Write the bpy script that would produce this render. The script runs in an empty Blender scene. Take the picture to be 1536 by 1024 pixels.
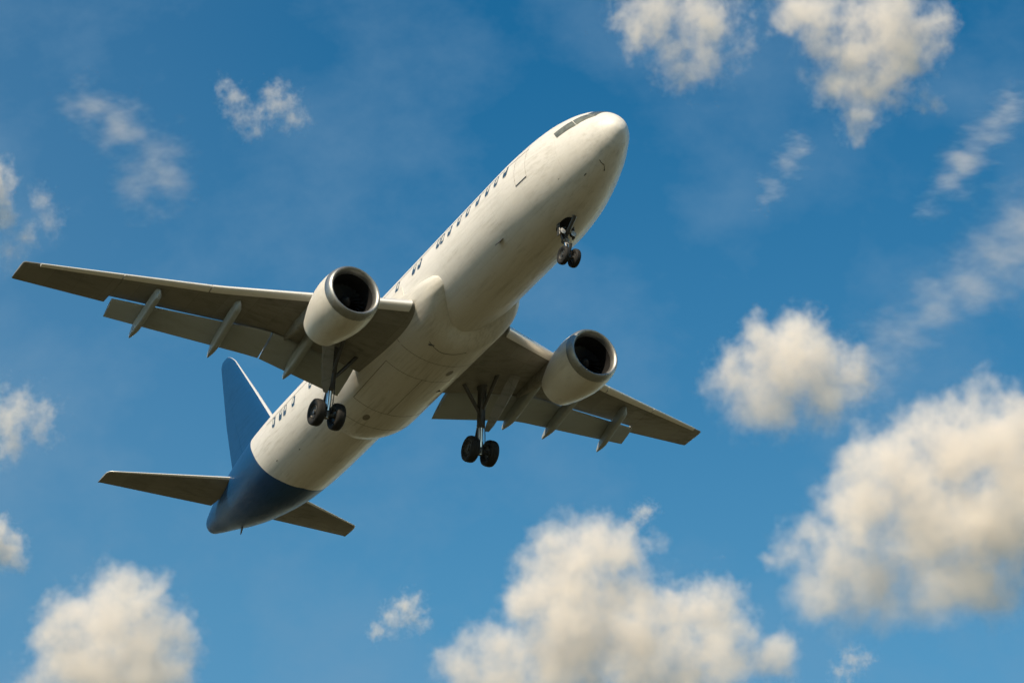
import bpy, math, random
import numpy as np
from mathutils import Matrix, Vector
random.seed(7); rng = np.random.default_rng(7)
R_ = math.radians
S = bpy.context.scene
C = S.collection
# ------------------------------------------------------------------ camera
PITCH = R_(30.0)
FPX = 4500.0
CAMZ = 1.7
cam = bpy.data.cameras.new('camera'); cam_o = bpy.data.objects.new('camera', cam); C.objects.link(cam_o)
cam.sensor_width = 36.0; cam.lens = 36.0 * FPX / 1536.0
cam.clip_start = 0.5; cam.clip_end = 60000
cam_o.location = (0, 0, CAMZ); cam_o.rotation_euler = (R_(90) + PITCH, 0, 0)
S.camera = cam_o
RIGHT = np.array([1., 0, 0]); FWD = np.array([0, math.cos(PITCH), math.sin(PITCH)]); DOWN = np.array([0, math.sin(PITCH), -math.cos(PITCH)])
# ------------------------------------------------------------------ sky and sun
SUN = Vector((-0.37, -0.67, 0.645)).normalized()
SUN_EL = math.asin(SUN.z); SUN_ROT = math.atan2(SUN.x, SUN.y)
w = bpy.data.worlds.new('World'); S.world = w; w.use_nodes = True
nt = w.node_tree; nt.nodes.clear()
sky = nt.nodes.new('ShaderNodeTexSky'); sky.sky_type = 'NISHITA'; sky.sun_disc = False
sky.sun_elevation = SUN_EL; sky.sun_rotation = SUN_ROT
sky.air_density = 1.0; sky.dust_density = 0.0; sky.ozone_density = 3.0; sky.altitude = 0
bg = nt.nodes.new('ShaderNodeBackground'); bg.inputs['Strength'].default_value = 0.095
# the sky deepens with height and pales towards the horizon; faint veils of high haze drift through it
tcw = nt.nodes.new('ShaderNodeTexCoord'); sep = nt.nodes.new('ShaderNodeSeparateXYZ'); nt.links.new(tcw.outputs['Generated'], sep.inputs[0])
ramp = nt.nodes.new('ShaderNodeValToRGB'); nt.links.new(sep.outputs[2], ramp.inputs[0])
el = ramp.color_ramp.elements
el[0].position = .0; el[0].color = (2.0, 1.7, 1.15, 1); el[1].position = 1.0; el[1].color = (.10, .80, 1.02, 1)  # warm cream band at the unseen horizon, added to light belly and port side
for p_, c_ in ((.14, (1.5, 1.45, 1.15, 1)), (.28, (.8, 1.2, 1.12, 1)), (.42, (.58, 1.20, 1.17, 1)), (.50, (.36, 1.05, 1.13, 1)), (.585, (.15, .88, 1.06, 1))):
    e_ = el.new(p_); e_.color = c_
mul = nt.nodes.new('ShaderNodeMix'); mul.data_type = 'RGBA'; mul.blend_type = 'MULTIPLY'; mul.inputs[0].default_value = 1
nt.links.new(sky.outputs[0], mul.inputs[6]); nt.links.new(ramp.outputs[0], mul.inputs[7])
nz = nt.nodes.new('ShaderNodeTexNoise'); nz.inputs['Scale'].default_value = 14; nz.inputs['Detail'].default_value = 6; nz.inputs['Roughness'].default_value = .58
mpw = nt.nodes.new('ShaderNodeMapping'); mpw.inputs['Rotation'].default_value = (.4, .7, .2); mpw.inputs['Scale'].default_value = (1.0, 1.7, 1.0)
nt.links.new(tcw.outputs['Generated'], mpw.inputs[0]); nt.links.new(mpw.outputs[0], nz.inputs['Vector'])
hz = nt.nodes.new('ShaderNodeMapRange'); hz.inputs[1].default_value = .44; hz.inputs[2].default_value = .80; hz.inputs[3].default_value = 0; hz.inputs[4].default_value = .50
nt.links.new(nz.outputs[0], hz.inputs[0])
wst = nt.nodes.new('ShaderNodeMapRange'); wst.inputs[1].default_value = -.03; wst.inputs[2].default_value = -.22; wst.inputs[4].default_value = .26   # the sky is paler towards the west
nt.links.new(sep.outputs[0], wst.inputs[0])
hsum = nt.nodes.new('ShaderNodeMath'); hsum.operation = 'ADD'; hsum.use_clamp = True; nt.links.new(hz.outputs[0], hsum.inputs[0]); nt.links.new(wst.outputs[0], hsum.inputs[1])
vl = nt.nodes.new('ShaderNodeMix'); vl.data_type = 'RGBA'; vl.inputs[7].default_value = (1.7, 3.0, 4.4, 1)
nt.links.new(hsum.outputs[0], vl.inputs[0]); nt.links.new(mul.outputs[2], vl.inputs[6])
wo = nt.nodes.new('ShaderNodeOutputWorld')
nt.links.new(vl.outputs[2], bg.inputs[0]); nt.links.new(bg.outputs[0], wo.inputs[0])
sl = bpy.data.lights.new('sun', 'SUN'); sl.energy = 4.9; sl.angle = R_(0.53); sl.color = (1.0, 0.83, 0.60)
so = bpy.data.objects.new('sun', sl); C.objects.link(so)
so.rotation_euler = SUN.to_track_quat('Z', 'Y').to_euler(); so.location = (0, 0, 50)
S.view_settings.view_transform = 'Standard'; S.view_settings.look = 'None'; S.view_settings.gamma = 1
S.view_settings.exposure = 0.22
S.cycles.use_denoising = True
S.cycles.max_bounces = 12; S.cycles.diffuse_bounces = 3; S.cycles.glossy_bounces = 3
S.cycles.volume_bounces = 9; S.cycles.use_adaptive_sampling = True; S.cycles.adaptive_threshold = .025; S.cycles.adaptive_min_samples = 16; S.cycles.transparent_max_bounces = 12

# ------------------------------------------------------------------ helpers
def tag(o, label=None, cat=None, group=None, kind=None):
    if label: o['label'] = label
    if cat: o['category'] = cat
    if group: o['group'] = group
    if kind: o['kind'] = kind
    return o

class MB:
    """collects verts / faces / material indices of one mesh"""
    def __init__(s): s.v = []; s.f = []; s.m = []
    def add(s, v, f, mi=0):
        n = len(s.v); s.v += [tuple(p) for p in v]; s.f += [tuple(i + n for i in q) for q in f]
        s.m += [mi] * len(f) if np.isscalar(mi) else list(mi); return s
    def rings(s, rings, closed=True, cap0=True, cap1=True, mi=0):
        k = len(rings); n = len(rings[0]); v = [p for r in rings for p in r]; f = []; mm = []
        for i in range(k - 1):
            m_ = mi if np.isscalar(mi) else mi[i]
            for j in range(n if closed else n - 1):
                a, b = i * n + j, i * n + (j + 1) % n
                f.append((a, b, b + n, a + n)); mm.append(m_)
        if cap0: f.append(tuple(range(n))[::-1]); mm.append(mi if np.isscalar(mi) else mi[0])
        if cap1: f.append(tuple((k - 1) * n + j for j in range(n))); mm.append(mi if np.isscalar(mi) else mi[-1])
        return s.add(v, f, mm)
    def tube(s, pts, rad, n=14, mi=0, flat=1.0):
        pts = [np.array(p, float) for p in pts]; rad = [rad] * len(pts) if np.isscalar(rad) else rad
        t0 = pts[-1] - pts[0]; ref = np.array([0, 1., 0]) if abs(t0[1]) < .8 * np.linalg.norm(t0) else np.array([1., 0, 0])
        rs = []
        for i, p in enumerate(pts):
            t = pts[min(i + 1, len(pts) - 1)] - pts[max(i - 1, 0)]; t = t / (np.linalg.norm(t) + 1e-9)
            u = np.cross(ref, t); u /= np.linalg.norm(u); q = np.cross(t, u)
            rs.append([p + rad[i] * (math.cos(a) * u + flat * math.sin(a) * q) for a in np.linspace(0, 2 * math.pi, n, endpoint=False)])
        return s.rings(rs, mi=mi)
    def box(s, c, d, rot=None, mi=0, bev=0.0):
        c = np.array(c, float); h = np.array(d, float) / 2; M = np.eye(3) if rot is None else np.array(rot)
        b = min(bev, .45 * min(d)) if bev else 0
        if not b:
            v = [c + M @ (h * np.array(q)) for q in ((-1,-1,-1),(1,-1,-1),(1,1,-1),(-1,1,-1),(-1,-1,1),(1,-1,1),(1,1,1),(-1,1,1))]
            return s.add(v, [(3,2,1,0),(4,5,6,7),(0,1,5,4),(1,2,6,5),(2,3,7,6),(3,0,4,7)], mi)
        rs = []
        for z, sc in ((-h[2], b), (-h[2] + b, 0), (h[2] - b, 0), (h[2], b)):
            x, y = h[0] - sc, h[1] - sc; e = b * .7
            rs.append([c + M @ np.array([px, py, z]) for px, py in ((-x+e,-y),(x-e,-y),(x,-y+e),(x,y-e),(x-e,y),(-x+e,y),(-x,y-e),(-x,-y+e))])
        return s.rings(rs, mi=mi)
    def revolve(s, c, prof, axis='y', n=40, mi=0, cap0=False, cap1=False):
        """prof: (along, radius)"""
        rs = []
        for a_, r in prof:
            ring = []
            for t in np.linspace(0, 2 * math.pi, n, endpoint=False):
                p = (a_, r * math.cos(t), r * math.sin(t))
                if axis == 'y': p = (p[1], p[0], p[2])
                ring.append((c[0] + p[0], c[1] + p[1], c[2] + p[2]))
            rs.append(ring)
        return s.rings(rs, cap0=cap0, cap1=cap1, mi=mi)
    def build(s, name, mats, parent=None, smooth=True, angle=40, off=None):
        me = bpy.data.meshes.new(name)
        o_ = np.zeros(3) if off is None else np.array(off)
        me.from_pydata([tuple(np.array(p) - o_) for p in s.v], [], s.f); me.validate()
        for m in (mats if isinstance(mats, (list, tuple)) else [mats]): me.materials.append(m)
        if len(me.polygons) == len(s.m): me.polygons.foreach_set('material_index', s.m)
        import bmesh
        bm = bmesh.new(); bm.from_mesh(me); bmesh.ops.recalc_face_normals(bm, faces=bm.faces); bm.to_mesh(me); bm.free()
        if smooth:
            me.shade_smooth(); me.set_sharp_from_angle(angle=R_(angle))
        ob = bpy.data.objects.new(name, me); C.objects.link(ob)
        if parent is not None: ob.parent = parent
        return ob

def pchip(xs, ys, x):
    xs = np.array(xs, float); ys = np.array(ys, float); h = np.diff(xs); d = np.diff(ys) / h
    m = np.zeros(len(xs)); m[0] = d[0]; m[-1] = d[-1]
    for i in range(1, len(xs) - 1):
        if d[i-1] * d[i] > 0:
            w1 = 2 * h[i] + h[i-1]; w2 = h[i] + 2 * h[i-1]; m[i] = (w1 + w2) / (w1 / d[i-1] + w2 / d[i])
    i = np.clip(np.searchsorted(xs, x) - 1, 0, len(xs) - 2); t = (x - xs[i]) / h[i]
    return (2*t**3-3*t**2+1)*ys[i] + (t**3-2*t**2+t)*h[i]*m[i] + (-2*t**3+3*t**2)*ys[i+1] + (t**3-t**2)*h[i]*m[i+1]

# ------------------------------------------------------------------ materials
def mat(name): 
    m = bpy.data.materials.new(name); m.use_nodes = True
    return m, m.node_tree, m.node_tree.nodes['Principled BSDF']
def N(t, kind, **kw):
    n = t.nodes.new(kind)
    for k, v in kw.items():
        if k in n.inputs: n.inputs[k].default_value = v
        else: setattr(n, k, v)
    return n
def M_(t, op, a, b=None, c=None, clamp=False):
    n = t.nodes.new('ShaderNodeMath'); n.operation = op; n.use_clamp = clamp
    for i, q in enumerate((a, b, c)):
        if q is None: continue
        if isinstance(q, (int, float)): n.inputs[i].default_value = q
        else: t.links.new(q, n.inputs[i])
    return n.outputs[0]
def mixc(t, fac, a, b):
    n = t.nodes.new('ShaderNodeMix'); n.data_type = 'RGBA'; n.clamp_factor = True
    for i, q in ((0, fac), (6, a), (7, b)):
        if isinstance(q, (int, float)): n.inputs[i].default_value = q
        elif isinstance(q, tuple): n.inputs[i].default_value = (*q, 1)
        else: t.links.new(q, n.inputs[i])
    return n.outputs[2]
def painted(name, col, dirt, amount=.5, rough=.46, coat=.12, stretch=(.35, 3, 3), metal=0, seams=None, bump=.02, girth=False, ribs=0):
    """paint with streaks of grime drawn out along the airflow, soft blotches, panel seams"""
    m, t, b = mat(name)
    tc = N(t, 'ShaderNodeTexCoord'); mp = N(t, 'ShaderNodeMapping'); mp.inputs['Scale'].default_value = stretch
    t.links.new(tc.outputs['Object'], mp.inputs[0])
    n1 = N(t, 'ShaderNodeTexNoise', Scale=2.2, Detail=7, Roughness=.62); t.links.new(mp.outputs[0], n1.inputs['Vector'])
    n2 = N(t, 'ShaderNodeTexNoise', Scale=.45, Detail=5, Roughness=.6); t.links.new(tc.outputs['Object'], n2.inputs['Vector'])
    n3 = N(t, 'ShaderNodeTexNoise', Scale=9, Detail=3, Roughness=.6); t.links.new(tc.outputs['Object'], n3.inputs['Vector'])
    a = M_(t, 'MULTIPLY_ADD', n1.outputs[0], 3.2, -1.45, clamp=True)
    q = M_(t, 'MULTIPLY_ADD', n2.outputs[0], 2.6, -.9, clamp=True)
    f = M_(t, 'MULTIPLY', M_(t, 'MULTIPLY', a, q), amount)
    f = M_(t, 'ADD', f, M_(t, 'MULTIPLY_ADD', n3.outputs[0], .22 * amount, -.08 * amount), clamp=True)
    c = mixc(t, f, col, dirt)
    if seams:
        sx = N(t, 'ShaderNodeSeparateXYZ'); t.links.new(tc.outputs['Object'], sx.inputs[0])
        x = M_(t, 'ABSOLUTE', M_(t, 'SUBTRACT', M_(t, 'FRACT', M_(t, 'DIVIDE', sx.outputs[0], seams)), .5))
        ln = M_(t, 'GREATER_THAN', x, .5 - .006 / seams)
        if girth:
            an = M_(t, 'DIVIDE', M_(t, 'ARCTAN2', sx.outputs[1], M_(t, 'SUBTRACT', sx.outputs[2], 4.9)), R_(36))
            g = M_(t, 'ABSOLUTE', M_(t, 'SUBTRACT', M_(t, 'FRACT', an), .5))
            ln = M_(t, 'MAXIMUM', ln, M_(t, 'GREATER_THAN', g, .495))
        c = mixc(t, M_(t, 'MULTIPLY', ln, .22), c, dirt)
    if ribs:
        sx = N(t, 'ShaderNodeSeparateXYZ'); t.links.new(tc.outputs['Object'], sx.inputs[0])
        x = M_(t, 'ABSOLUTE', M_(t, 'SUBTRACT', M_(t, 'FRACT', M_(t, 'DIVIDE', sx.outputs[1], ribs)), .5))
        sp = M_(t, 'ADD', sx.outputs[0], M_(t, 'MULTIPLY', M_(t, 'ABSOLUTE', sx.outputs[1]), .43))      # spars run along the sweep
        x2 = M_(t, 'ABSOLUTE', M_(t, 'SUBTRACT', M_(t, 'FRACT', M_(t, 'DIVIDE', sp, 1.25)), .5))
        ln = M_(t, 'MAXIMUM', M_(t, 'GREATER_THAN', x, .5 - .008 / ribs), M_(t, 'GREATER_THAN', x2, .5 - .010 / 1.25))
        # panels differ a little in tone
        wn = N(t, 'ShaderNodeTexWhiteNoise', noise_dimensions='2D'); cb = N(t, 'ShaderNodeCombineXYZ')
        t.links.new(M_(t, 'FLOOR', M_(t, 'DIVIDE', sx.outputs[1], ribs)), cb.inputs[0]); t.links.new(M_(t, 'FLOOR', M_(t, 'DIVIDE', sp, 1.25)), cb.inputs[1]); t.links.new(cb.outputs[0], wn.inputs['Vector'])
        c = mixc(t, M_(t, 'MULTIPLY', wn.outputs[0], .28), c, dirt)
        c = mixc(t, M_(t, 'MULTIPLY', ln, .45), c, dirt)
    t.links.new(c, b.inputs['Base Color'])
    t.links.new(M_(t, 'MULTIPLY_ADD', f, .35, rough), b.inputs['Roughness'])
    b.inputs['Coat Weight'].default_value = coat; b.inputs['Coat Roughness'].default_value = .12
    b.inputs['Metallic'].default_value = metal
    bp = N(t, 'ShaderNodeBump', Strength=bump, Distance=.05); n4 = N(t, 'ShaderNodeTexNoise', Scale=1.3, Detail=2)
    t.links.new(tc.outputs['Object'], n4.inputs['Vector']); t.links.new(n4.outputs[0], bp.inputs['Height']); t.links.new(bp.outputs[0], b.inputs['Normal'])
    return m
WHITE = painted('white_paint', (.72, .705, .675), (.28, .26, .21), .8, seams=2.1, girth=True)
FAIR = painted('fairing_paint', (.66, .64, .59), (.22, .20, .15), .9, stretch=(.25, 4, 4))
NAC = painted('nacelle_paint', (.68, .655, .60), (.26, .235, .18), .6, stretch=(.8, 2, 2))
BLUE = painted('blue_paint', (.004, .056, .165), (.005, .025, .07), .5, rough=.45, coat=.04)
BLUE.node_tree.nodes['Principled BSDF'].inputs['Specular IOR Level'].default_value = .25
GREY = painted('wing_grey_paint', (.26, .255, .23), (.085, .082, .068), 1.1, rough=.45, coat=.1, stretch=(1.6, .35, 2), ribs=1.1)
FLAPG = painted('flap_grey_paint', (.34, .375, .385), (.19, .19, .17), .6, rough=.42, coat=.1, stretch=(1.6, .4, 2))
SLATW = painted('slat_paint', (.88, .86, .82), (.5, .46, .4), .35, rough=.3, coat=.2, stretch=(2, .3, 2), metal=.45)
LIP = painted('inlet_lip_metal', (.36, .37, .37), (.17, .17, .15), .6, rough=.46, coat=0, metal=1)
STEEL = painted('gear_steel', (.09, .09, .088), (.05, .05, .045), .6, rough=.35, coat=.1, metal=.5)
CHROME = painted('oleo_chrome', (.7, .7, .7), (.4, .4, .4), .3, rough=.15, coat=0, metal=1)
DARKM = painted('dark_metal', (.035, .035, .033), (.015, .015, .014), .5, rough=.5, coat=0)
TYRE = painted('tyre_rubber', (.006, .006, .006), (.013, .0125, .012), .6, rough=.75, coat=0)
LINER = painted('inlet_liner', (.005, .005, .006), (.008, .008, .008), .5, rough=.6, coat=0)
BLADE = painted('fan_blade_metal', (.025, .025, .027), (.01, .01, .01), .4, rough=.45, coat=0, metal=.5)
HOT = painted('exhaust_metal', (.20, .18, .16), (.08, .07, .06), .6, rough=.4, coat=0, metal=1)
MARK = painted('dark_marking', (.05, .055, .06), (.03, .03, .03), .4, rough=.4, coat=.1)
SEAM = painted('seam_sealant', (.22, .2, .17), (.12, .11, .09), .5, rough=.6, coat=0)
SHADE = painted('window_shade', (.55, .55, .52), (.4, .4, .38), .3, rough=.6, coat=0)
FRAME = painted('window_frame', (.5, .49, .46), (.35, .33, .3), .3, rough=.4, coat=.1)
def glass(name, col, rough=.06):
    m, t, b = mat(name); b.inputs['Roughness'].default_value = rough
    tc = N(t, 'ShaderNodeTexCoord'); n = N(t, 'ShaderNodeTexNoise', Scale=2.4, Detail=3); t.links.new(tc.outputs['Object'], n.inputs['Vector'])
    t.links.new(mixc(t, M_(t, 'MULTIPLY_ADD', n.outputs[0], 2.6, -.8, clamp=True), col, tuple(2.6 * c for c in col)), b.inputs['Base Color'])
    b.inputs['Coat Weight'].default_value = .6; b.inputs['Coat Roughness'].default_value = .03
    return m
GLASS = glass('cockpit_glass', (.075, .078, .06), .16); CABIN = glass('cabin_window_glass', (.02, .035, .055), .1)
LENS = glass('lamp_lens', (.2, .2, .2), .05)

# ------------------------------------------------------------------ ground
def ground():
    m, t, b = mat('grass_field')
    tc = N(t, 'ShaderNodeTexCoord'); n = N(t, 'ShaderNodeTexNoise', Scale=.02, Detail=9, Roughness=.65); t.links.new(tc.outputs['Object'], n.inputs['Vector'])
    n2 = N(t, 'ShaderNodeTexNoise', Scale=2.0, Detail=8, Roughness=.7); t.links.new(tc.outputs['Object'], n2.inputs['Vector'])
    f = M_(t, 'MULTIPLY_ADD', n.outputs[0], 2.2, -.6, clamp=True)
    c = mixc(t, f, (.058, .053, .027), (.10, .085, .047))
    c = mixc(t, M_(t, 'MULTIPLY_ADD', n2.outputs[0], 1.2, -.4, clamp=True), c, (.042, .046, .02))
    t.links.new(c, b.inputs['Base Color']); b.inputs['Roughness'].default_value = .95; b.inputs['Specular IOR Level'].default_value = .1
    mb = MB(); ns = 48; rad = [0.001, 5, 20, 60, 150, 400, 1200, 4000, 12000, 30000]
    rs = []
    for r in rad:
        ring = []
        for a in np.linspace(0, 2 * math.pi, ns, endpoint=False):
            z = 0 if r < 30 else .25 * math.sin(a * 3 + r) * min(1, r / 150)
            ring.append((r * math.cos(a), r * math.sin(a), z))
        rs.append(ring)
    mb.rings(rs, cap0=True, cap1=False)
    g = mb.build('ground', m); tag(g, 'dry grass field far below the airliner', None, None, 'structure')
ground()

# ------------------------------------------------------------------ the airliner
# plane frame: x forward (nose near 0, tail near -38), y port, z up; pose found from the photograph
PR = np.array([[0.4912212049, 0.8699098748, -0.0442553667], [-0.4748207557, 0.2248348723, -0.8508786812], [-0.7302376173, 0.4389830177, 0.5234949210]])
PT = np.array([4.1303987503, -8.3330421585, 116.7214017986])
B2W = np.stack([RIGHT, DOWN, FWD], 1)                      # camera axes (right, down, forward) to world
WR = B2W @ PR; WT = B2W @ PT + np.array([0, 0, CAMZ])
BASE = np.array([-17.0, 0, -4.9])                          # root sits between the main wheels
root = bpy.data.objects.new('airliner', None); C.objects.link(root)
M4 = Matrix.Identity(4)
for i in range(3):
    for j in range(3): M4[i][j] = WR[i, j]
p0 = WR @ BASE + WT
for i in range(3): M4[i][3] = p0[i]
root.matrix_world = M4
tag(root, 'white twin engine jet airliner with blue tail and wheels lowered in flight', 'airplane')
def part(mb, name, mats, parent=None, **kw):
    return mb.build(name, mats, parent if parent is not None else root, off=BASE, **kw)

# ---- fuselage surface
FX = [.25, .22, .13, -.04, -.34, -.78, -1.4, -2.2, -3.2, -4.4, -6.0, -8.0, -22, -24.5, -27, -29.5, -32, -34, -35.8, -37.2, -37.75, -37.9]
ZT = [.02, .20, .38, .60, .90, 1.22, 1.56, 1.84, 2.02, 2.08, 2.10, 2.10, 2.10, 2.10, 2.10, 2.09, 2.05, 1.95, 1.72, 1.42, 1.22, 1.0]
ZB = [-.02, -.18, -.33, -.51, -.76, -1.0, -1.29, -1.55, -1.80, -2.0, -2.10, -2.10, -2.10, -2.10, -2.08, -1.96, -1.55, -1.0, -.34, .17, .42, .64]
HW = [.02, .18, .32, .49, .72, .94, 1.22, 1.49, 1.76, 1.97, 2.09, 2.10, 2.10, 2.10, 2.08, 1.94, 1.58, 1.2, .82, .50, .32, .10]
_fx = np.array(FX)[::-1]
def fus(x):
    return (float(pchip(_fx, ZT[::-1], x)), float(pchip(_fx, ZB[::-1], x)), float(pchip(_fx, HW[::-1], x)))
def fpt(x, th, off=0.0):
    """point on the skin; th = 0 top, 90 deg starboard (-y), 180 belly"""
    def q(x, th):
        zt, zb, hw = fus(x); zc, hz = (zt + zb) / 2, (zt - zb) / 2
        return np.array([x, -hw * math.sin(th), zc + hz * math.cos(th)])
    p = q(x, th)
    if off:
        e = 1e-3; n = np.cross(q(x + e, th) - q(x - e, th), q(x, th + e) - q(x, th - e)); n /= np.linalg.norm(n) + 1e-12
        zt, zb, _ = fus(x)
        if n @ (p - np.array([x, 0, (zt + zb) / 2])) < 0: n = -n
        p = p + off * n
    return p
def patch(mb, pts, off=.006, nx=6, nt=6, mi=0, thick=.02):
    """a pane laid on the skin: pts = four (x, th) corners in order; bilinear grid with a rim going into the skin"""
    (x0, t0), (x1, t1), (x2, t2), (x3, t3) = pts; g = []
    for i in range(nx + 1):
        for j in range(nt + 1):
            u, v = i / nx, j / nt
            x = (1-u)*(1-v)*x0 + u*(1-v)*x1 + u*v*x2 + (1-u)*v*x3
            t = (1-u)*(1-v)*t0 + u*(1-v)*t1 + u*v*t2 + (1-u)*v*t3
            g.append((x, t))
    v = [fpt(x, t, off) for x, t in g]; n = len(v); f = []
    for i in range(nx):
        for j in range(nt):
            a = i * (nt + 1) + j; f.append((a, a + 1, a + nt + 2, a + nt + 1))
    rim = [i * (nt + 1) for i in range(nx + 1)] + [nx * (nt + 1) + j for j in range(1, nt + 1)] + [i * (nt + 1) + nt for i in range(nx - 1, -1, -1)] + [j for j in range(nt - 1, 0, -1)]
    v += [fpt(*g[i], off - thick) for i in rim]
    for k in range(len(rim)):
        k2 = (k + 1) % len(rim); f.append((rim[k], rim[k2], n + k2, n + k))
    mb.add(v, f, mi)
def rounded_patch(mb, x, th, wx, ht, off=.006, mi=0, power=3.2, n=24, thick=.02, skew=0.0):
    """superellipse pane on the skin (wx along the body, ht along the girth, metres)"""
    hw = fus(x)[2]; ring = []
    for a in np.linspace(0, 2 * math.pi, n, endpoint=False):
        c, s = math.cos(a), math.sin(a)
        u = math.copysign(abs(c) ** (2 / power), c) * wx / 2; v = math.copysign(abs(s) ** (2 / power), s) * ht / 2
        ring.append((x + u + skew * v, th + v / hw))
    v = [fpt(x, th, off)] + [fpt(a, b, off) for a, b in ring] + [fpt(a, b, off - thick) for a, b in ring]
    f = [(0, 1 + i, 1 + (i + 1) % n) for i in range(n)] + [(1 + i, 1 + n + i, 1 + n + (i + 1) % n, 1 + (i + 1) % n) for i in range(n)]
    mb.add(v, f, mi)
def strip(mb, pts, wid, off=.005, mi=0, n=40):
    """a thin seam along (x, th) way points"""
    pts = np.array(pts, float); s = np.concatenate([[0], np.cumsum(np.linalg.norm(np.diff(pts * [1, 2.1], axis=0), axis=1))])
    q = np.linspace(0, s[-1], n); X = np.interp(q, s, pts[:, 0]); T = np.interp(q, s, pts[:, 1]); L = []; 
    for i in range(n):
        dx = X[min(i+1, n-1)] - X[max(i-1, 0)]; dt = (T[min(i+1, n-1)] - T[max(i-1, 0)]) * 2.1; l = math.hypot(dx, dt) + 1e-9
        nx, ntt = -dt / l, dx / l
        L.append([fpt(X[i] + nx * wid / 2, T[i] + ntt * wid / 4.2, off), fpt(X[i] - nx * wid / 2, T[i] - ntt * wid / 4.2, off)])
    v = [p for a in L for p in a]; mb.add(v, [(2*i, 2*i+1, 2*i+3, 2*i+2) for i in range(n - 1)], mi)

def blue_edge(th):
    """station where the blue tail paint begins, by angle round the body"""
    d = math.degrees(th) % 360; d = 360 - d if d > 180 else d
    return float(np.interp(d, [0, 60, 97, 130, 152, 180], [-30.6, -29.8, -28.98, -28.46, -28.1, -27.85]))
mb = MB(); NT = 96
st = np.concatenate([np.linspace(.25, -.75, 30), np.linspace(-.9, -8, 36), np.linspace(-8.6, -22, 24), np.linspace(-22.5, -37.0, 60), np.linspace(-37.1, -37.9, 14)])
ths = np.linspace(0, 2 * math.pi, NT, endpoint=False)
be = np.array([blue_edge(t) for t in ths])
# the aft rings bend so that one ring lies exactly along the paint line
def warp(x, b):
    if x > -25: return x
    return -25 + (x + 25) * (b + 25) / (-28.8 + 25) if x >= -28.8 else b + (x + 28.8) * (-37.9 - b) / (-37.9 + 28.8)
st = np.sort(np.append(st, -28.8))[::-1]
rings = [[fpt(warp(x, be[j]), ths[j]) for j in range(NT)] for x in st]
mi = [1 if st[i] <= -28.8 + 1e-6 else 0 for i in range(len(st) - 1)]
mb.rings(rings, mi=mi)
fuselage = part(mb, 'fuselage', [WHITE, BLUE])
# cockpit windows, three a side
TH = math.radians
for sgn in (1, -1):
    for q in (((-.34, TH(5)), (-.86, TH(5)), (-1.02, TH(42)), (-.52, TH(52.5))), ((-.535, TH(53.3)), (-1.04, TH(42.8)), (-1.58, TH(55)), (-1.25, TH(71))), ((-1.265, TH(71.6)), (-1.60, TH(55.8)), (-2.42, TH(68.5)), (-2.18, TH(80.5)))):
        mb = MB(); patch(mb, [(x, sgn * t) for x, t in q], off=.008, nx=10, nt=10); part(mb, 'cockpit_window', GLASS, fuselage)
# cabin windows with half-drawn shades, at the stations the photograph shows
WIN = [(-5.40, 72), (-6.11, 72.5), (-6.82, 73), (-7.62, 72.5), (-8.45, 73), (-9.20, 73), (-10.0, 73.5), (-10.62, 74), (-10.98, 74), (-12.6, 76), (-13.1, 76), (-14.6, 76), (-16.0, 76), (-17.4, 77), (-18.8, 77), (-20.6, 78), (-22.4, 83), (-22.85, 83), (-24.55, 84), (-25.42, 84), (-25.88, 84), (-26.6, 84)]
for sgn in (1, -1):
    for i, (x, th) in enumerate(WIN):
        mb = MB(); th = sgn * TH(th); r = (i * 37 % 10) / 10
        rounded_patch(mb, x, th, .37, .60, off=.004, mi=2, power=3.5)
        rounded_patch(mb, x, th, .30, .53, off=.007, mi=0, power=3.5)
        # the shade behind the pane is drawn partly down
        rounded_patch(mb, x + (.03 if i % 3 else -.04), th - sgn * .06 * (1 - r), (.16), .24 + .10 * r, off=.010, mi=1, power=2.6)
        part(mb, 'cabin_window', [CABIN, SHADE, FRAME], fuselage)
    mb = MB(); strip(mb, [(-3.9, sgn * TH(66)), (-8.6, sgn * TH(65)), (-14, sgn * TH(66)), (-22, sgn * TH(74)), (-27.5, sgn * TH(75))], .045, n=160); part(mb, 'window_line', SEAM, fuselage)
    # forward service door: hairline gap and a dark sill
    mb = MB(); q = [(-3.98, 58), (-3.98, 102), (-4.0, 103.4), (-4.68, 103.8), (-4.70, 102), (-4.70, 58), (-4.66, 56.5), (-4.02, 56.5), (-3.98, 58)]
    strip(mb, [(x, sgn * TH(t)) for x, t in q], .012, mi=0, n=120); strip(mb, [(-4.70, sgn * TH(103.9)), (-3.99, sgn * TH(103.2))], .055, mi=1, off=.012, n=12)
    part(mb, 'door', [SEAM, MARK], fuselage)
# small fittings under the nose and belly
mb = MB(); strip(mb, [(-.98, TH(160.9)), (-1.03, TH(168)), (-1.07, TH(175.8)), (-1.24, TH(181.9))], .03, n=24); part(mb, 'nose_seam', MARK, fuselage)
for x, th, ln, hh in ((-6.9, 137.3, .34, .26), (-34.6, 186, .3, .26), (-1.24, 182, .09, .06), (-1.76, 156.9, .16, .05), (-2.7, 133.8, .12, .03), (-27.22, 129.4, .12, .04), (-25.4, 139.7, .16, .03)):
    mb = MB(); a_ = fpt(x, TH(th), -.02); u = fpt(x, TH(th), 1) - fpt(x, TH(th), 0)
    rs = []
    for k, sc in ((0, 1), (.6, .75), (1, .5)):
        ring = [a_ + u * hh * k + np.array([ln * .5 * sc * math.cos(q) - ln * .45 * k, 0, 0]) + np.cross(u, [1, 0, 0]) * .03 * sc * math.sin(q) for q in np.linspace(0, 2 * math.pi, 12, endpoint=False)]; rs.append(ring)
    mb.rings(rs); part(mb, 'antenna', MARK, fuselage)

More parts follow.
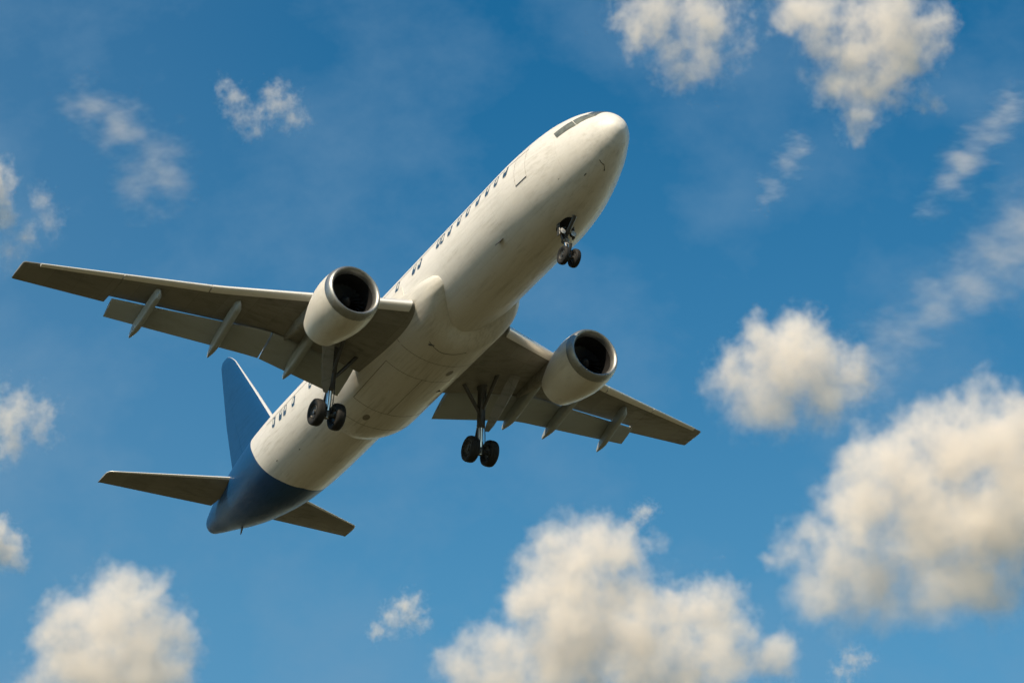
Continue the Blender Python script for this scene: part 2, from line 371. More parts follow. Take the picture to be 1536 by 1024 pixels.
# ---- belly fairing
def fairing():
    """a glove over the wing roots: stands proud of the skin from a curved front edge to a blunt tail"""
    deg = np.concatenate([np.linspace(84, 99, 6), np.linspace(100, 180, 54)])
    def xf(d): return float(np.interp(d, [84, 100, 103, 106, 109, 114, 120, 126, 138, 152, 166, 180], [-14.1, -13.9, -12.7, -11.95, -11.55, -11.25, -11.18, -11.25, -11.63, -12.2, -12.7, -12.9]))
    def hh(d): return float(np.interp(d, [84, 100, 112, 125, 140, 160, 180], [.02, .2, .36, .48, .54, .48, .44]))
    def xe(d): return float(np.interp(d, [84, 110, 140, 180], [-21.2, -21.8, -22.5, -22.7]))
    mb = MB(); us = np.concatenate([np.linspace(0, .25, 26), np.linspace(.28, .72, 14), np.linspace(.75, 1, 26)]); grid = []
    full = [(d, 1) for d in deg] + [(d, -1) for d in deg[::-1][1:]]
    for u in us:
        row = []
        for d, sg in full:
            a_, b_ = xf(d), xe(d); x = a_ + (b_ - a_) * u
            fr = min(1, (a_ - x) / 1.5); fr = (1 - (1 - fr) ** 2.4)
            en = max(0, min(1, (x - b_) / 2.0)); en = (1 - (1 - en) ** 2.2) ** .75
            row.append(fpt(x, sg * TH(d), .018 + hh(d) * fr * en))
        grid.append(row)
    rim0 = [fpt(xf(d) + .0, sg * TH(d), -.05) for d, sg in full]; rim1 = [fpt(xe(d), sg * TH(d), -.05) for d, sg in full]
    mb.rings([rim0] + grid + [rim1], closed=False, cap0=False, cap1=False)
    o = part(mb, 'belly_fairing', FAIR, angle=50)
    def fp(x, d, off=.004):
        dd = d if d <= 180 else 360 - d; a_, b_ = xf(dd), xe(dd)
        fr = max(0, min(1, (a_ - x) / 1.5)); fr = 1 - (1 - fr) ** 2.4; en = max(0, min(1, (x - b_) / 2.0)); en = (1 - (1 - en) ** 2.2) ** .75
        return fpt(x, TH(d), .018 + hh(dd) * fr * en + off)
    def line(pts, wd=.03, n=30):
        q = [(np.interp(u, np.linspace(0, 1, len(pts)), [p[0] for p in pts]), np.interp(u, np.linspace(0, 1, len(pts)), [p[1] for p in pts])) for u in np.linspace(0, 1, n)]
        L = []
        for i, (x, d) in enumerate(q):
            dx = q[min(i + 1, n - 1)][0] - q[max(i - 1, 0)][0]; dd = (q[min(i + 1, n - 1)][1] - q[max(i - 1, 0)][1]) * .044; l = math.hypot(dx, dd) + 1e-9
            L += [fp(x - dd / l * wd / 2, d + dx / l * wd / .088), fp(x + dd / l * wd / 2, d - dx / l * wd / .088)]
        m_ = MB(); m_.add(L, [(2*i, 2*i+1, 2*i+3, 2*i+2) for i in range(n - 1)]); return m_
    for pts in (((-16.4, 180), (-19.6, 180)), ((-16.4, 140), (-16.4, 220)), ((-19.6, 142), (-19.6, 218)), ((-16.4, 140), (-19.6, 142)), ((-16.4, 220), (-19.6, 218)), ((-20.9, 120), (-20.9, 240)), ((-15.0, 104), (-15.0, 256))):
        part(line(pts), 'panel_seam', SEAM, o)
    for x, d in ((-20.3, 165), (-15.6, 200)):
        m_ = MB(); rr_ = [fp(x + .24 * math.cos(a), d + 3.2 * math.sin(a), .006) for a in np.linspace(0, 2 * math.pi, 20, endpoint=False)]; m_.add(rr_, [tuple(range(20))]); part(m_, 'air_inlet' if x > -14 else 'vent', MARK if x > -14 else SEAM, o)
    # drain masts and an access panel seam on the belly
    for p, d, l in ((-17.4, 208, .45), (-16.0, 126, .14), (-13.9, 160, .12)):
        mb = MB(); c = fpt(p, TH(d), .46); u = fpt(p, TH(d), 1) - fpt(p, TH(d), 0)
        mb.tube([c - u * .02, c + u * .05 + [-.03, 0, 0]], [.04, .035], n=10); mb.tube([c + u * .03 + [l * .3, .12, 0], c + u * .03 + [-l * .3, -.12, 0]], [.045, .035], n=10)
        part(mb, 'drain_mast', MARK, o)
    mb = MB(); L = []
    for d in np.linspace(156, 196, 40):
        dd = d if d <= 180 else 360 - d
        for k in (0, .035): L.append(fpt(-13.75 - .35 * math.sin((d - 156) / 40 * math.pi) - k, TH(d), .022 + hh(dd) * (1 - (1 - min(1, (xf(dd) + 13.75 + .35 * math.sin((d - 156) / 40 * math.pi) + k) / 1.5)) ** 2.4)))
    mb.add(L, [(2*i, 2*i+1, 2*i+3, 2*i+2) for i in range(39)]); part(mb, 'access_seam', MARK, o)
    return o
belly = fairing()

# ---- aerofoils
def foil(n=22, t=.12, camber=.015, x0=0.0, x1=1.0):
    """closed loop upper te -> le -> lower te, x 0..1 aft"""
    b = (1 - np.cos(np.linspace(0, math.pi, n))) / 2; x = x0 + (x1 - x0) * b
    yt = 5 * t * (.2969 * np.sqrt(x) - .126 * x - .3516 * x**2 + .2843 * x**3 - .1015 * x**4); yc = 4 * camber * x * (1 - x)
    up = np.stack([x, yc + yt], 1)[::-1]; lo = np.stack([x, yc - yt], 1)[1:]
    return np.concatenate([up, lo])
def wing_rings(secs, prof_fn, side):
    rs = []
    for y, xle, ch, z, th, tw in secs:
        pr = prof_fn(th); c, s = math.cos(tw), math.sin(tw)
        rs.append([(xle - ch * (px * c - pz * s), side * y, z + ch * (pz * c + px * s) * 1.0 - 0) if False else (xle - ch * (px * c + pz * s), side * y, z + ch * (pz * c - px * s)) for px, pz in pr])
    return rs
def lerp_secs(secs, ys):
    A = np.array(secs, float); return [tuple([y] + [float(np.interp(y, A[:, 0], A[:, k])) for k in range(1, A.shape[1])]) for y in ys]
ZW = lambda y: -1.6 + .138 * y + .0006 * y * y
def chord_sec(y):
    """y, leading edge, full chord (as if flaps were in), z, thickness, twist"""
    xle = float(np.interp(y, [1.5, 2.2, 6.0, 9.4, 16.9], [-12.42, -12.87, -14.88, -16.72, -20.1]))
    xte = float(np.interp(y, [1.5, 6.4, 12.9, 16.9], [-19.3, -19.35, -20.62, -21.5]))
    return (y, xle, xle - xte, ZW(y), float(np.interp(y, [1.5, 6.4, 16.9], [.145, .118, .105])), R_(float(np.interp(y, [1.5, 6.4, 16.9], [2.5, 1., -.5]))))
FLAP_Y0, FLAP_KINK, FLAP_Y1 = 2.3, 6.25, 12.85
def main_te(y): return float(np.interp(y, [1.5, 6.4, 12.9], [-18.35, -18.15, -20.05]))
def wing(side):
    mb = MB()
    inb = [chord_sec(y) for y in np.linspace(1.5, FLAP_Y1, 26)]
    rs = []
    for s in inb:
        cut = (s[1] - main_te(s[0])) / s[2]
        rs += wing_rings([s], lambda t: foil(22, t, x0=0, x1=cut), side)
    mb.rings(rs)
    out = [chord_sec(y) for y in np.linspace(FLAP_Y1 + .01, 16.6, 10)]
    for dy, sc in ((.04, .985), (.07, .95), (.085, .9)):
        y, xle, ch, z, th, tw = chord_sec(16.6 + dy); out.append((y, xle - ch * (1 - sc) * .5, ch * sc, z, th * (1 - (1 - sc) * 4), tw))
    mb.rings(wing_rings(out, lambda t: foil(22, t), side))
    o = part(mb, 'wing', GREY)
    # slats: drooped leading edge panels
    for ya, yb, dro in ((2.32, 5.4, .10), (5.95, 9.6, .10), (9.65, 12.9, .10), (12.95, 16.05, .10)):
        mb = MB(); rs = []
        for y in np.linspace(ya, yb, 8):
            y_, xle, ch, z, th, tw = chord_sec(y); d = .13
            pr = foil(30, th * 1.0, x0=0, x1=min(.105, .34 / ch)); n = len(pr) // 2
            # thin shell: outer skin and a hollow back
            outer = pr; back = [(p[0] * .55 + .45 * max(q[0] for q in pr) * .9, p[1] * .35) for p in pr[::-1]]
            ring = []
            for px, pz in list(outer):
                X = xle + d - ch * px * 1.05; Z = z + ch * pz * 1.04 - dro * .8 - .12 * (px * ch) * 0
                ring.append((X, side * y, Z))
            rs.append(ring)
        mb.rings(rs); part(mb, 'slat', SLATW, o)
    # flaps
    for ya, yb, c0, c1 in ((FLAP_Y0, FLAP_KINK - .03, 1.75, 1.5), (FLAP_KINK + .03, FLAP_Y1 - .08, 1.5, 1.02)):
        mb = MB(); rs = []
        for y in np.linspace(ya, yb, 12):
            u = (y - ya) / (yb - ya); ch = c0 + (c1 - c0) * u; xle = main_te(y) + .12
            rs += wing_rings([(y, xle, ch, ZW(y) - .16 - .05, .13, R_(20))], lambda t: foil(18, t), side)
        mb.rings(rs); part(mb, 'flap', FLAPG, o)
    # aileron seam line is a real gap strip: outboard trailing panel
    # flap track fairings
    fy = ((11.35, 11.5), (8.3, 8.2), (4.9, 4.9) if side < 0 else (5.85, 5.85))
    for k, (y0, y1) in enumerate(fy):
        xs, xe = ((-18.1, -21.0), (-16.8, -20.3), (-16.4, -19.8))[k]; hw = (.13, .145, .16)[k]
        mb = MB(); rs = []
        for u in np.linspace(0, 1, 22):
            x = xs + (xe - xs) * u; y = y0 + (y1 - y0) * u; zc = ZW(y) - .24 - .70 * u ** 1.12
            env = (1 - (1 - min(u / .10, 1)) ** 2.2) ** .5 * (1 - max(0, (u - .74) / .26) ** 1.8 * .8)
            h = (.28 if k < 2 else .32) * (.25 + .75 * env) * (1 if u < .7 else 1 - .35 * (u - .7) / .3); ww = hw * max(.08, env)
            ring = []
            for t in np.linspace(0, 2 * math.pi, 20, endpoint=False):
                c, s = math.cos(t), math.sin(t); p = 5.0
                ring.append((x, side * y + ww * math.copysign(abs(c) ** (2 / p), c), zc + h * math.copysign(abs(s) ** (2 / p), s) * (.8 if s > 0 else 1)))
            rs.append(ring)
        mb.rings(rs); part(mb, 'flap_track_fairing', FLAPG, o)
    return o
wings = {s: wing(s) for s in (-1, 1)}

# ---- engines
def engine(side):
    cx, cy, cz = -11.5, side * 5.65, -2.42
    tilt = R_(1.5)
    def P(a, r, t):   # a aft of the lip
        return (cx - a, cy + r * math.cos(t), cz + r * math.sin(t) - 0.03 * a)
    def rev(mb, prof, n=64, mi=0, cap0=False, cap1=False):
        mb.rings([[P(a, r, t) for t in np.linspace(0, 2 * math.pi, n, endpoint=False)] for a, r in prof], cap0=cap0, cap1=cap1, mi=mi)
    mb = MB()
    cowl = [(.36, 1.225), (.7, 1.262), (1.1, 1.268), (1.5, 1.235), (1.9, 1.165), (2.3, 1.07), (2.65, .965), (2.9, .885), (3.1, .82), (3.11, .785), (2.8, .78), (2.2, .82)]
    rev(mb, cowl); o = part(mb, 'engine', NAC)
    mb = MB()
    lip = [(.357, 1.222), (.34, 1.228), (.22, 1.205), (.1, 1.165), (.03, 1.12), (0, 1.075), (.012, 1.035), (.05, .995), (.14, .955), (.3, .93)]
    rev(mb, lip); part(mb, 'inlet_lip', LIP, o)
    mb = MB(); rev(mb, [(.3, .929), (.6, .90), (.95, .87), (1.25, .87)]); part(mb, 'inlet_duct', LINER, o)
    mb = MB(); nb = 24
    for k in range(nb):
        a = 2 * math.pi * k / nb; v = []
        for r, tw, wd in ((.26, R_(30), .10), (.5, R_(42), .13), (.72, R_(54), .15), (.862, R_(62), .15)):
            for sg in (-1, 1):
                da = sg * wd * math.sin(tw) / r; v.append(P(1.0 + sg * wd * math.cos(tw), r, a + da))
        mb.add(v, [(2*i, 2*i+1, 2*i+3, 2*i+2) for i in range(3)], 0)
    rev(mb, [(1.22, .87), (1.23, .3), (1.24, .02)], mi=1)
    part(mb, 'fan', [BLADE, LINER], o)
    mb = MB(); rev(mb, [(.62, .005), (.68, .08), (.78, .16), (.92, .235), (1.1, .27)], n=32, cap0=True); part(mb, 'spinner', BLADE, o)
    mb = MB(); rev(mb, [(2.2, .62), (2.7, .58), (3.2, .48), (3.5, .40), (3.5, .36), (3.2, .38)], n=48); rev(mb, [(3.1, .30), (3.5, .24), (3.8, .12), (3.95, .02)], n=32, mi=0)
    part(mb, 'exhaust_nozzle', HOT, o)
    # pylon: from the cowl's top to the wing's underside
    mb = MB(); rs = []
    for u in np.linspace(0, 1, 18):
        x = -12.3 - u * 6.1; ztop = ZW(5.65) + .05 if x < -14.6 else -1.35 + (x + 12.3) / (-14.6 + 12.3) * (ZW(5.65) + .12 + 1.35)
        zlow = (cz + 1.0 if u < .33 else cz + 1.0 - .35 * math.sin((u - .33) / .67 * math.pi * .5) + .75 * max(0, (u - .5) / .5) ** 1.5)
        ww = .24 * (1 - (2 * abs(u - .4)) ** 4 * .35) * min(1, .15 + u * 6) * (1 - .75 * max(0, (u - .7) / .3))
        ring = []
        for t in np.linspace(0, 2 * math.pi, 16, endpoint=False):
            c, s = math.cos(t), math.sin(t); ring.append((x, cy + ww * math.copysign(abs(c) ** .7, c), (ztop + zlow) / 2 + (ztop - zlow) / 2 * math.copysign(abs(s) ** .7, s)))
        rs.append(ring)
    mb.rings(rs); part(mb, 'pylon', GREY, o)
    # strakes: small fin on the inboard cowl
    return o
engines = {s: engine(s) for s in (-1, 1)}

# ---- tail
def fin():
    # outline of the fin in the centre plane, by height
    def le(z): return float(np.interp(z, [1.2, 2.05, 3.28, 5.76, 8.70, 9.05, 9.3, 9.45], [-28.6, -29.9, -30.88, -32.8, -35.13, -35.5, -35.85, -36.15]))
    def te(z): return float(np.interp(z, [1.2, 2.6, 5.52, 9.2, 9.45], [-35.15, -35.45, -36.2, -36.86, -36.7]))
    zs = np.concatenate([np.linspace(1.2, 8.7, 24), [8.9, 9.1, 9.25, 9.36, 9.43]])
    def ring(z, x0, x1, k=1.0):
        a, b = le(z), te(z); ch = a - b; t = .11 * float(np.interp(z, [1, 9.2, 9.45], [1, .9, .35]))
        return [(a - ch * px, ch * pz, z) for px, pz in foil(24, t, 0, x0, x1)]
    mb = MB(); mb.rings([ring(z, .024, .70) for z in zs]); f = part(mb, 'fin', BLUE)
    mb = MB(); mb.rings([ring(z, 0, .025) for z in zs]); part(mb, 'leading_edge', SLATW, f)
    mb = MB(); mb.rings([ring(z, .703, 1.0) for z in zs if z > 2.2]); part(mb, 'rudder', BLUE, f)
    return f
fin()
def stab(side):
    secs = []
    for y in np.linspace(.3, 6.35, 16):
        xle = float(np.interp(y, [.3, 6.35], [-31.95, -35.15])); xte = float(np.interp(y, [.3, 6.35], [-35.35, -36.42]))
        secs.append((y, xle, xle - xte, .4 + .1 * y, .095, R_(-1)))
    y = 6.35
    for dy, sc in ((.07, .95), (.12, .85), (.15, .7)):
        xle = -35.15 - .53 * dy - (1 - sc) * .6; secs.append((y + dy, xle, 1.27 * (1 - (1 - sc) * .55), .4 + .1 * (y + dy), .095 * sc, R_(-1)))
    mb = MB(); mb.rings(wing_rings(secs, lambda t: foil(20, t, 0, .04, .70), side)); o = part(mb, 'tailplane', GREY)
    mb = MB(); mb.rings(wing_rings(secs, lambda t: foil(20, t, 0, 0, .041), side)); part(mb, 'leading_edge', SLATW, o)
    mb = MB(); mb.rings(wing_rings([s for s in secs if s[0] > 1.0], lambda t: foil(20, t, 0, .703, 1.0), side)); part(mb, 'elevator', GREY, o)
stab(-1); stab(1)

# ---- landing gear
def wheel(c, r, wdt, parent, hub_out):
    mb = MB(); w2 = wdt / 2
    mb.revolve(c, [(-w2 * .55, r * .50), (-w2 * .8, r * .60), (-w2, r * .74), (-w2 * .98, r * .86), (-w2 * .82, r * .95), (-w2 * .5, r * .99), (-w2 * .33, r), (-w2 * .30, r * .985), (-w2 * .26, r), (w2 * .26, r), (w2 * .30, r * .985), (w2 * .33, r), (w2 * .5, r * .99), (w2 * .82, r * .95), (w2 * .98, r * .86), (w2, r * .74), (w2 * .8, r * .60), (w2 * .55, r * .50)], n=48, mi=0)
    mb.revolve(c, [(-w2 * .56, r * .51), (-w2 * .75, r * .48), (-w2 * .5, r * .40), (-w2 * .42, r * .2), (-w2 * .7, r * .16), (-w2 * .72, .01)], n=32, mi=1)
    mb.revolve(c, [(w2 * .56, r * .51), (w2 * .75, r * .48), (w2 * .5, r * .40), (w2 * .42, r * .2), (w2 * .7, r * .16), (w2 * .72, .01)], n=32, mi=1)
    part(mb, 'wheel', [TYRE, DARKM], parent)
def main_gear(side):
    ax = np.array([-18.12, side * 3.69, -4.27]); top = np.array([-17.45, side * 3.55, -1.25])
    d = ax - top
    mb = MB()
    mb.tube([top + d * .0, top + d * .1, top + d * .12, top + d * .62, top + d * .63, top + d * .66], [.25, .23, .19, .18, .2, .16], n=20)
    mb.tube([top + d * .66, ax + d * .05], [.12, .12], n=18, mi=1)
    mb.tube([ax + d * .0 + np.array([0, 0, .18]), ax, ax - np.array([0, 0, .16])], [.15, .17, .12], n=16)
    mb.tube([ax - [0, .62, 0], ax + [0, .62, 0]], .085, n=14)
    o = part(mb, 'main_landing_gear', [STEEL, CHROME])
    # torque links, side stay, retraction actuator, brake lines
    mb = MB(); a = top + d * .60; b = ax + np.array([.0, 0, .15]); mid = (a + b) / 2 + np.array([-.42, 0, 0])
    mb.tube([a - [.12, 0, 0], mid], [.07, .05], n=10, flat=1.7); mb.tube([mid, b - [.1, 0, 0]], [.05, .07], n=10, flat=1.7); part(mb, 'torque_link', STEEL, o)
    mb = MB(); mb.tube([top + d * .50, top + d * .28 + np.array([.1, -side * .55, 0]), top + np.array([.15, -side * 1.25, .05])], [.075, .09, .08], n=12); part(mb, 'side_stay', STEEL, o)
    mb = MB(); mb.tube([top + d * .42 + [.1, 0, 0], top + np.array([1.25, side * .15, -.02])], [.07, .1], n=12); part(mb, 'drag_brace', STEEL, o)
    mb = MB()
    for k, (dx, dy) in enumerate(((.17, .1), (.16, -.12), (-.2, .08))):
        q = [top + d * u + np.array([dx + .02 * math.sin(u * 9 + k), dy * side + .02 * math.cos(u * 7 + k), 0]) for u in np.linspace(.08, .95, 14)]; mb.tube(q, .022, n=8)
    part(mb, 'brake_hose', DARKM, o)
    # outboard leg door, fixed beside the leg
    mb = MB(); rs = []
    for u, hy in ((.04, .24), (.2, .27), (.45, .25), (.62, .19), (.7, .1)):
        k = 1 - u / .7; c = top + d * u + np.array([.12 + 1.25 * k, side * (.24 + .72 * k), 0])
        rs.append([c + np.array(q) for q in ((-.03, -hy, -.02), (-.045, 0, -.03), (-.03, hy, -.02), (.03, hy * .97, .02), (.045, 0, .03), (.03, -hy * .97, .02))])
    mb.rings(rs); part(mb, 'gear_door', GREY, o, angle=30)
    for s in (-1, 1): wheel(ax + np.array([0, s * .465, 0]), .585, .42, o, s)
    return o
for s in (-1, 1): main_gear(s)
def nose_gear():
    ax = np.array([-4.17, 0, -3.56]); top = np.array([-4.55, 0, -1.95]); d = ax - top
    mb = MB(); mb.tube([top, top + d * .1, top + d * .45, top + d * .47, top + d * .52], [.17, .15, .14, .17, .12], n=18)
    mb.tube([top + d * .52, ax], [.085, .085], n=16, mi=1); mb.tube([ax - [0, .32, 0], ax + [0, .32, 0]], .07, n=12); mb.tube([ax + [0, 0, .15], ax - [0, 0, .1]], [.1, .11], n=14)
    o = part(mb, 'nose_landing_gear', [STEEL, CHROME])
    mb = MB(); a = top + d * .48; b = ax + np.array([0, 0, .12]); mid = (a + b) / 2 + np.array([.3, 0, 0])
    mb.tube([a, mid], [.05, .04], n=10, flat=1.6); mb.tube([mid, b], [.04, .05], n=10, flat=1.6); part(mb, 'torque_link', STEEL, o)
    mb = MB(); mb.tube([top + d * .4, top + np.array([1.0, 0, -.05])], [.07, .09], n=12); part(mb, 'drag_brace', STEEL, o)
    mb = MB(); c = top + d * .30 + np.array([.28, 0, 0])
    mb.tube([c - [0, .3, 0], c + [0, .3, 0]], .035, n=10, mi=0)
    for s in (-1, 1):
        mb.revolve((c[0], c[1] + s * .24, c[2]), [(-.12, .05), (-.1, .1), (.03, .13), (.06, .13)], axis='x', n=20, mi=0, cap0=True); mb.revolve((c[0], c[1] + s * .24, c[2]), [(.058, .125), (.075, .08), (.08, .01)], axis='x', n=20, mi=1)
    part(mb, 'taxi_light', [DARKM, LENS], o)
    for s in (-1, 1):
        mb = MB(); mb.box(np.array([-4.28, s * .34, -2.3]), (.2, .03, .55), mi=0, bev=.01); part(mb, 'gear_door', STEEL, o, angle=30)
        wheel(ax + np.array([0, s * .25, 0]), .385, .23, o, s)
    # nose wheel well: flat dark patch on the belly, painted as a recess's shade
    mb = MB(); rounded_patch(mb, -4.3, TH(180), 1.0, .54, off=.006, power=2.4); part(mb, 'wheel_well_shade', LINER, fuselage)
nose_gear()

# ------------------------------------------------------------------ clouds: real volumes of scattering droplets, 2-3 km away
def pix(x, y, D):
    return np.array([0, 0, CAMZ]) + D * (FWD + RIGHT * (x - 768) / FPX + DOWN * (y - 512) / FPX)
def cloud_material(name, lobes, r0, dens, soft, fray, warp, seed, stretch, thr, zb):
    """density: union of the cloud's lobes, warped and eaten into by noise"""
    m = bpy.data.materials.new(name); m.use_nodes = True; t = m.node_tree; t.nodes.clear()
    out = N(t, 'ShaderNodeOutputMaterial'); tc = N(t, 'ShaderNodeTexCoord')
    of = N(t, 'ShaderNodeMapping', vector_type='POINT'); t.links.new(tc.outputs['Object'], of.inputs[0]); of.inputs['Location'].default_value = (seed * 517.3, seed * -311.7, seed * 97.1)
    if stretch: of.inputs['Rotation'].default_value = (0, R_(stretch[0]), 0); of.inputs['Scale'].default_value = (1 / stretch[1], 1, 1)
    n1 = N(t, 'ShaderNodeTexNoise', Scale=1.0 / (r0 * .9), Detail=3.5, Roughness=.6); t.links.new(of.outputs[0], n1.inputs['Vector'])
    wv = N(t, 'ShaderNodeVectorMath', operation='MULTIPLY_ADD'); t.links.new(n1.outputs['Color'], wv.inputs[0])
    a = r0 * warp; wv.inputs[1].default_value = (a, a, a); wv.inputs[2].default_value = (-a / 2,) * 3
    pv = N(t, 'ShaderNodeVectorMath', operation='ADD'); t.links.new(tc.outputs['Object'], pv.inputs[0]); t.links.new(wv.outputs[0], pv.inputs[1])
    F = None
    for c, r in lobes:
        d = N(t, 'ShaderNodeVectorMath', operation='DISTANCE'); t.links.new(pv.outputs[0], d.inputs[0]); d.inputs[1].default_value = tuple(c)
        q = M_(t, 'MULTIPLY_ADD', d.outputs['Value'], -1.0 / r, 1.0)
        if F is None: F = q
        else:
            sm = N(t, 'ShaderNodeMath', operation='SMOOTH_MAX'); t.links.new(F, sm.inputs[0]); t.links.new(q, sm.inputs[1]); sm.inputs[2].default_value = .15; F = sm.outputs[0]
    n2 = N(t, 'ShaderNodeTexNoise', Scale=1.0 / (r0 * .7), Detail=3.0, Roughness=.62); t.links.new(of.outputs[0], n2.inputs['Vector'])
    n3 = N(t, 'ShaderNodeTexNoise', Scale=1.0 / (r0 * .2), Detail=3.0, Roughness=.6); t.links.new(of.outputs[0], n3.inputs['Vector'])
    e = M_(t, 'ADD', M_(t, 'MULTIPLY_ADD', n2.outputs[0], fray, -fray * .5), M_(t, 'MULTIPLY_ADD', n3.outputs[0], fray * .38, -fray * .19))
    v = M_(t, 'SUBTRACT', M_(t, 'ADD', F, e), thr)
    v = M_(t, 'MULTIPLY', v, 1.0 / soft, clamp=True)
    v = M_(t, 'POWER', v, 1.6)
    v = M_(t, 'MULTIPLY', v, M_(t, 'MULTIPLY', F, 6.0, clamp=True))     # nothing outside the lobes
    sz = N(t, 'ShaderNodeSeparateXYZ'); t.links.new(pv.outputs[0], sz.inputs[0])          # vapour thins out towards the base
    bz = N(t, 'ShaderNodeMapRange'); t.links.new(sz.outputs[2], bz.inputs[0]); bz.inputs[1].default_value = zb[0]; bz.inputs[2].default_value = zb[0] + .62 * (zb[1] - zb[0]); bz.inputs[3].default_value = zb[2]; bz.inputs[4].default_value = 1.0
    v = M_(t, 'MULTIPLY', v, bz.outputs[0])
    sc = N(t, 'ShaderNodeVolumePrincipled'); sc.inputs['Color'].default_value = (1, .970, .938, 1); sc.inputs['Anisotropy'].default_value = 0.0
    t.links.new(M_(t, 'MULTIPLY', v, dens), sc.inputs['Density']); t.links.new(sc.outputs[0], out.inputs['Volume'])
    m.cycles.volume_step_rate = 0.28
    return m
def ico(sub=2):
    import bmesh
    bm = bmesh.new(); bmesh.ops.create_icosphere(bm, subdivisions=sub, radius=1.0)
    v = np.array([q.co[:] for q in bm.verts]); f = [tuple(q.index for q in p.verts) for p in bm.faces]; bm.free(); return v, f
ICO = ico(3); SEED = [0]
def cloud(label, px, D=2550, dens=.075, soft=.66, fray=1.4, warp=1.3, grow=1.65, group='clouds in the blue sky', stretch=None, thr=.26, base=.25):
    SEED[0] += 1; s = D / FPX; rr = np.random.default_rng(SEED[0] * 13 + 5)
    pts = []; mx = np.mean([p[0] for p in px]); my = np.mean([p[1] for p in px]); org = pix(mx, my, D)
    for x, y, r in px:
        pts.append((pix(x, y, D) - org + FWD * rr.uniform(-.3, .3) * r * s, r * s * grow))
    r0 = float(np.median([r for _, r in pts])) / grow * 1.3
    mb = MB()
    for c, r in pts: mb.add(ICO[0] * (r + .12 * warp * r0) + c, ICO[1])
    me = bpy.data.meshes.new('cloud'); me.from_pydata(mb.v, [], mb.f)
    tmp = bpy.data.objects.new('cloud', me); C.objects.link(tmp)
    md = tmp.modifiers.new('r', 'REMESH'); md.mode = 'VOXEL'; md.voxel_size = max(1.0, r0 / 5)
    dg = bpy.context.evaluated_depsgraph_get(); m2 = bpy.data.meshes.new_from_object(tmp.evaluated_get(dg))
    tmp.modifiers.clear(); tmp.data = m2; m2.name = 'cloud'; bpy.data.meshes.remove(me)
    m2.materials.clear(); m2.materials.append(cloud_material('cloud_vapour', pts, r0, dens, soft, fray, warp, SEED[0], stretch, thr, (min(c[2] - r * .6 for c, r in pts), max(c[2] + r * .6 for c, r in pts), base)))
    tmp.location = org
    return tag(tmp, label, 'cloud', group)
W = dict(base=.7, fray=2.0, warp=1.5, grow=2.0, soft=.9, thr=.40)
cloud('ragged translucent white cloud at the top edge, above the airliner nose', [(985,20,55),(1050,25,60),(1010,80,40),(1065,85,40),(1030,115,26),(950,40,35)], D=2620, **{**W, 'dens': .075})
cloud('bright dense white cloud at the top edge in the upper right corner', [(1235,30,48),(1330,30,62),(1290,75,60),(1350,65,55),(1275,125,45),(1325,120,42),(1285,180,26),(1275,205,17),(1390,150,18),(1195,20,40),(1385,40,40)], D=2620, dens=.06, fray=1.7, soft=.7, warp=1.5, grow=1.75, thr=.28, base=.8)
cloud('thin diagonal streak of white cloud near the right edge', [(1515,160,26),(1490,190,28),(1465,220,30),(1445,245,30),(1425,275,26),(1400,305,20),(1385,325,13)], stretch=(-40, 2.6), **{**W, 'dens': .038})
cloud('faintest small wisp between the streak and the airliner nose', [(1200,220,20),(1180,250,22),(1160,280,20),(1148,305,14)], stretch=(-55, 2), **{**W, 'dens': .035})
cloud('pale veil of haze cloud at the right edge above the compact cumulus', [(1525,350,55),(1500,390,55),(1460,420,45),(1400,460,42),(1355,500,40),(1320,545,38)], stretch=(-40, 1.8), **{**W, 'dens': .02, 'grow': 2.2})
cloud('compact cream cumulus to the right of the airliner wing tip', [(1190,545,68),(1130,590,58),(1235,580,62),(1150,520,42),(1200,500,40),(1110,565,48),(1165,615,50),(1235,610,42),(1275,570,40)], D=2600)
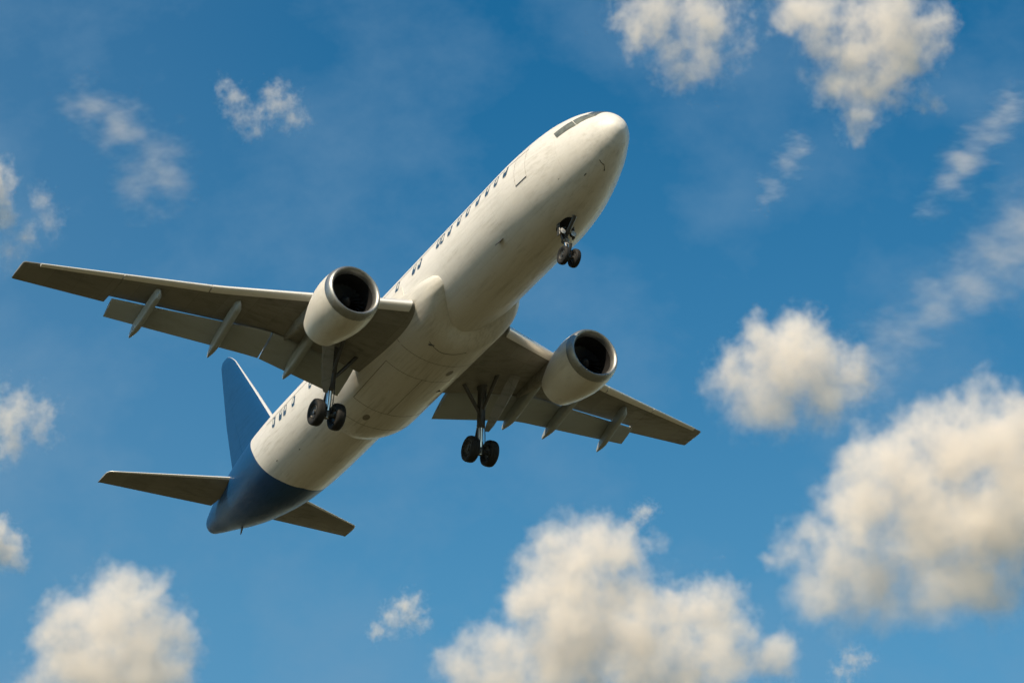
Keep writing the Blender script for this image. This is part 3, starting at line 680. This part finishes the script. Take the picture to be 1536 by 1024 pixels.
cloud('largest bank of cream cumulus filling the lower right corner', [(1440,680,80),(1350,720,75),(1500,660,85),(1290,770,65),(1400,790,95),(1500,780,100),(1230,830,50),(1190,825,30),(1300,870,78),(1390,880,70),(1470,870,75),(1340,915,42),(1230,890,45),(1540,720,90),(1155,835,20)], D=2420)
cloud('broad towering cumulus at the bottom edge below the airliner', [(870,835,62),(830,875,58),(925,828,50),(838,818,34),(900,802,34),(948,818,28),(800,900,40),(860,930,85),(930,900,60),(780,915,36),(1060,920,50),(1010,940,55),(1085,900,38),(960,970,90),(850,1000,90),(740,980,50),(700,1005,45),(1080,980,65),(1160,985,40),(760,1040,80),(1000,1040,90)], D=2400)
cloud('domed cumulus at the bottom edge in the lower left corner', [(175,890,45),(205,900,45),(160,945,70),(210,960,70),(100,925,40),(80,950,36),(120,1000,75),(230,1010,65),(260,955,36),(170,1040,100)], D=2400)
cloud('small curled wisp on the right shoulder of the broad towering cumulus', [(945,790,16),(960,775,18),(972,765,14)], **{**W, 'dens': .09})
cloud('small lone puff low between the two bottom cumulus clouds', [(612,915,24),(590,932,20),(565,948,16),(625,930,18)], **{**W, 'dens': .12})
cloud('cream cloud cut off by the left edge, just above the wing tip', [(-14,290,36),(-2,325,28),(-25,270,40)], dens=.12)
cloud('thin grey scrap beside the bright cloud at the left edge above the wing tip', [(62,300,22),(72,328,22),(40,355,20),(15,380,24)], **{**W, 'dens': .05})
cloud('ragged cloud at the left edge, left of the tail fin', [(15,620,40),(55,632,32),(5,655,36),(75,625,18)], **{**W, 'dens': .09})
cloud('short cream cloud at the left edge below the tailplane', [(5,825,32),(28,842,18),(-20,810,40)], dens=.12, fray=1.6)
cloud('bright double white puff in the upper left, right of the blurred grey smear', [(335,130,15),(352,150,20),(368,178,22),(382,198,14),(420,158,28),(440,175,20),(390,168,14),(410,140,20)], **{**W, 'dens': .075})
cloud('blurred grey smear of cloud in the upper left, beside the double puff', [(135,160,36),(180,195,38),(225,240,44),(215,285,36),(250,270,36)], stretch=(40, 1.7), **{**W, 'dens': .022, 'grow': 2.1})
cloud('tiny scrap of cloud at the bottom edge under the largest bank', [(1280,990,20),(1265,1010,18),(1295,985,14)], **{**W, 'dens': .10})
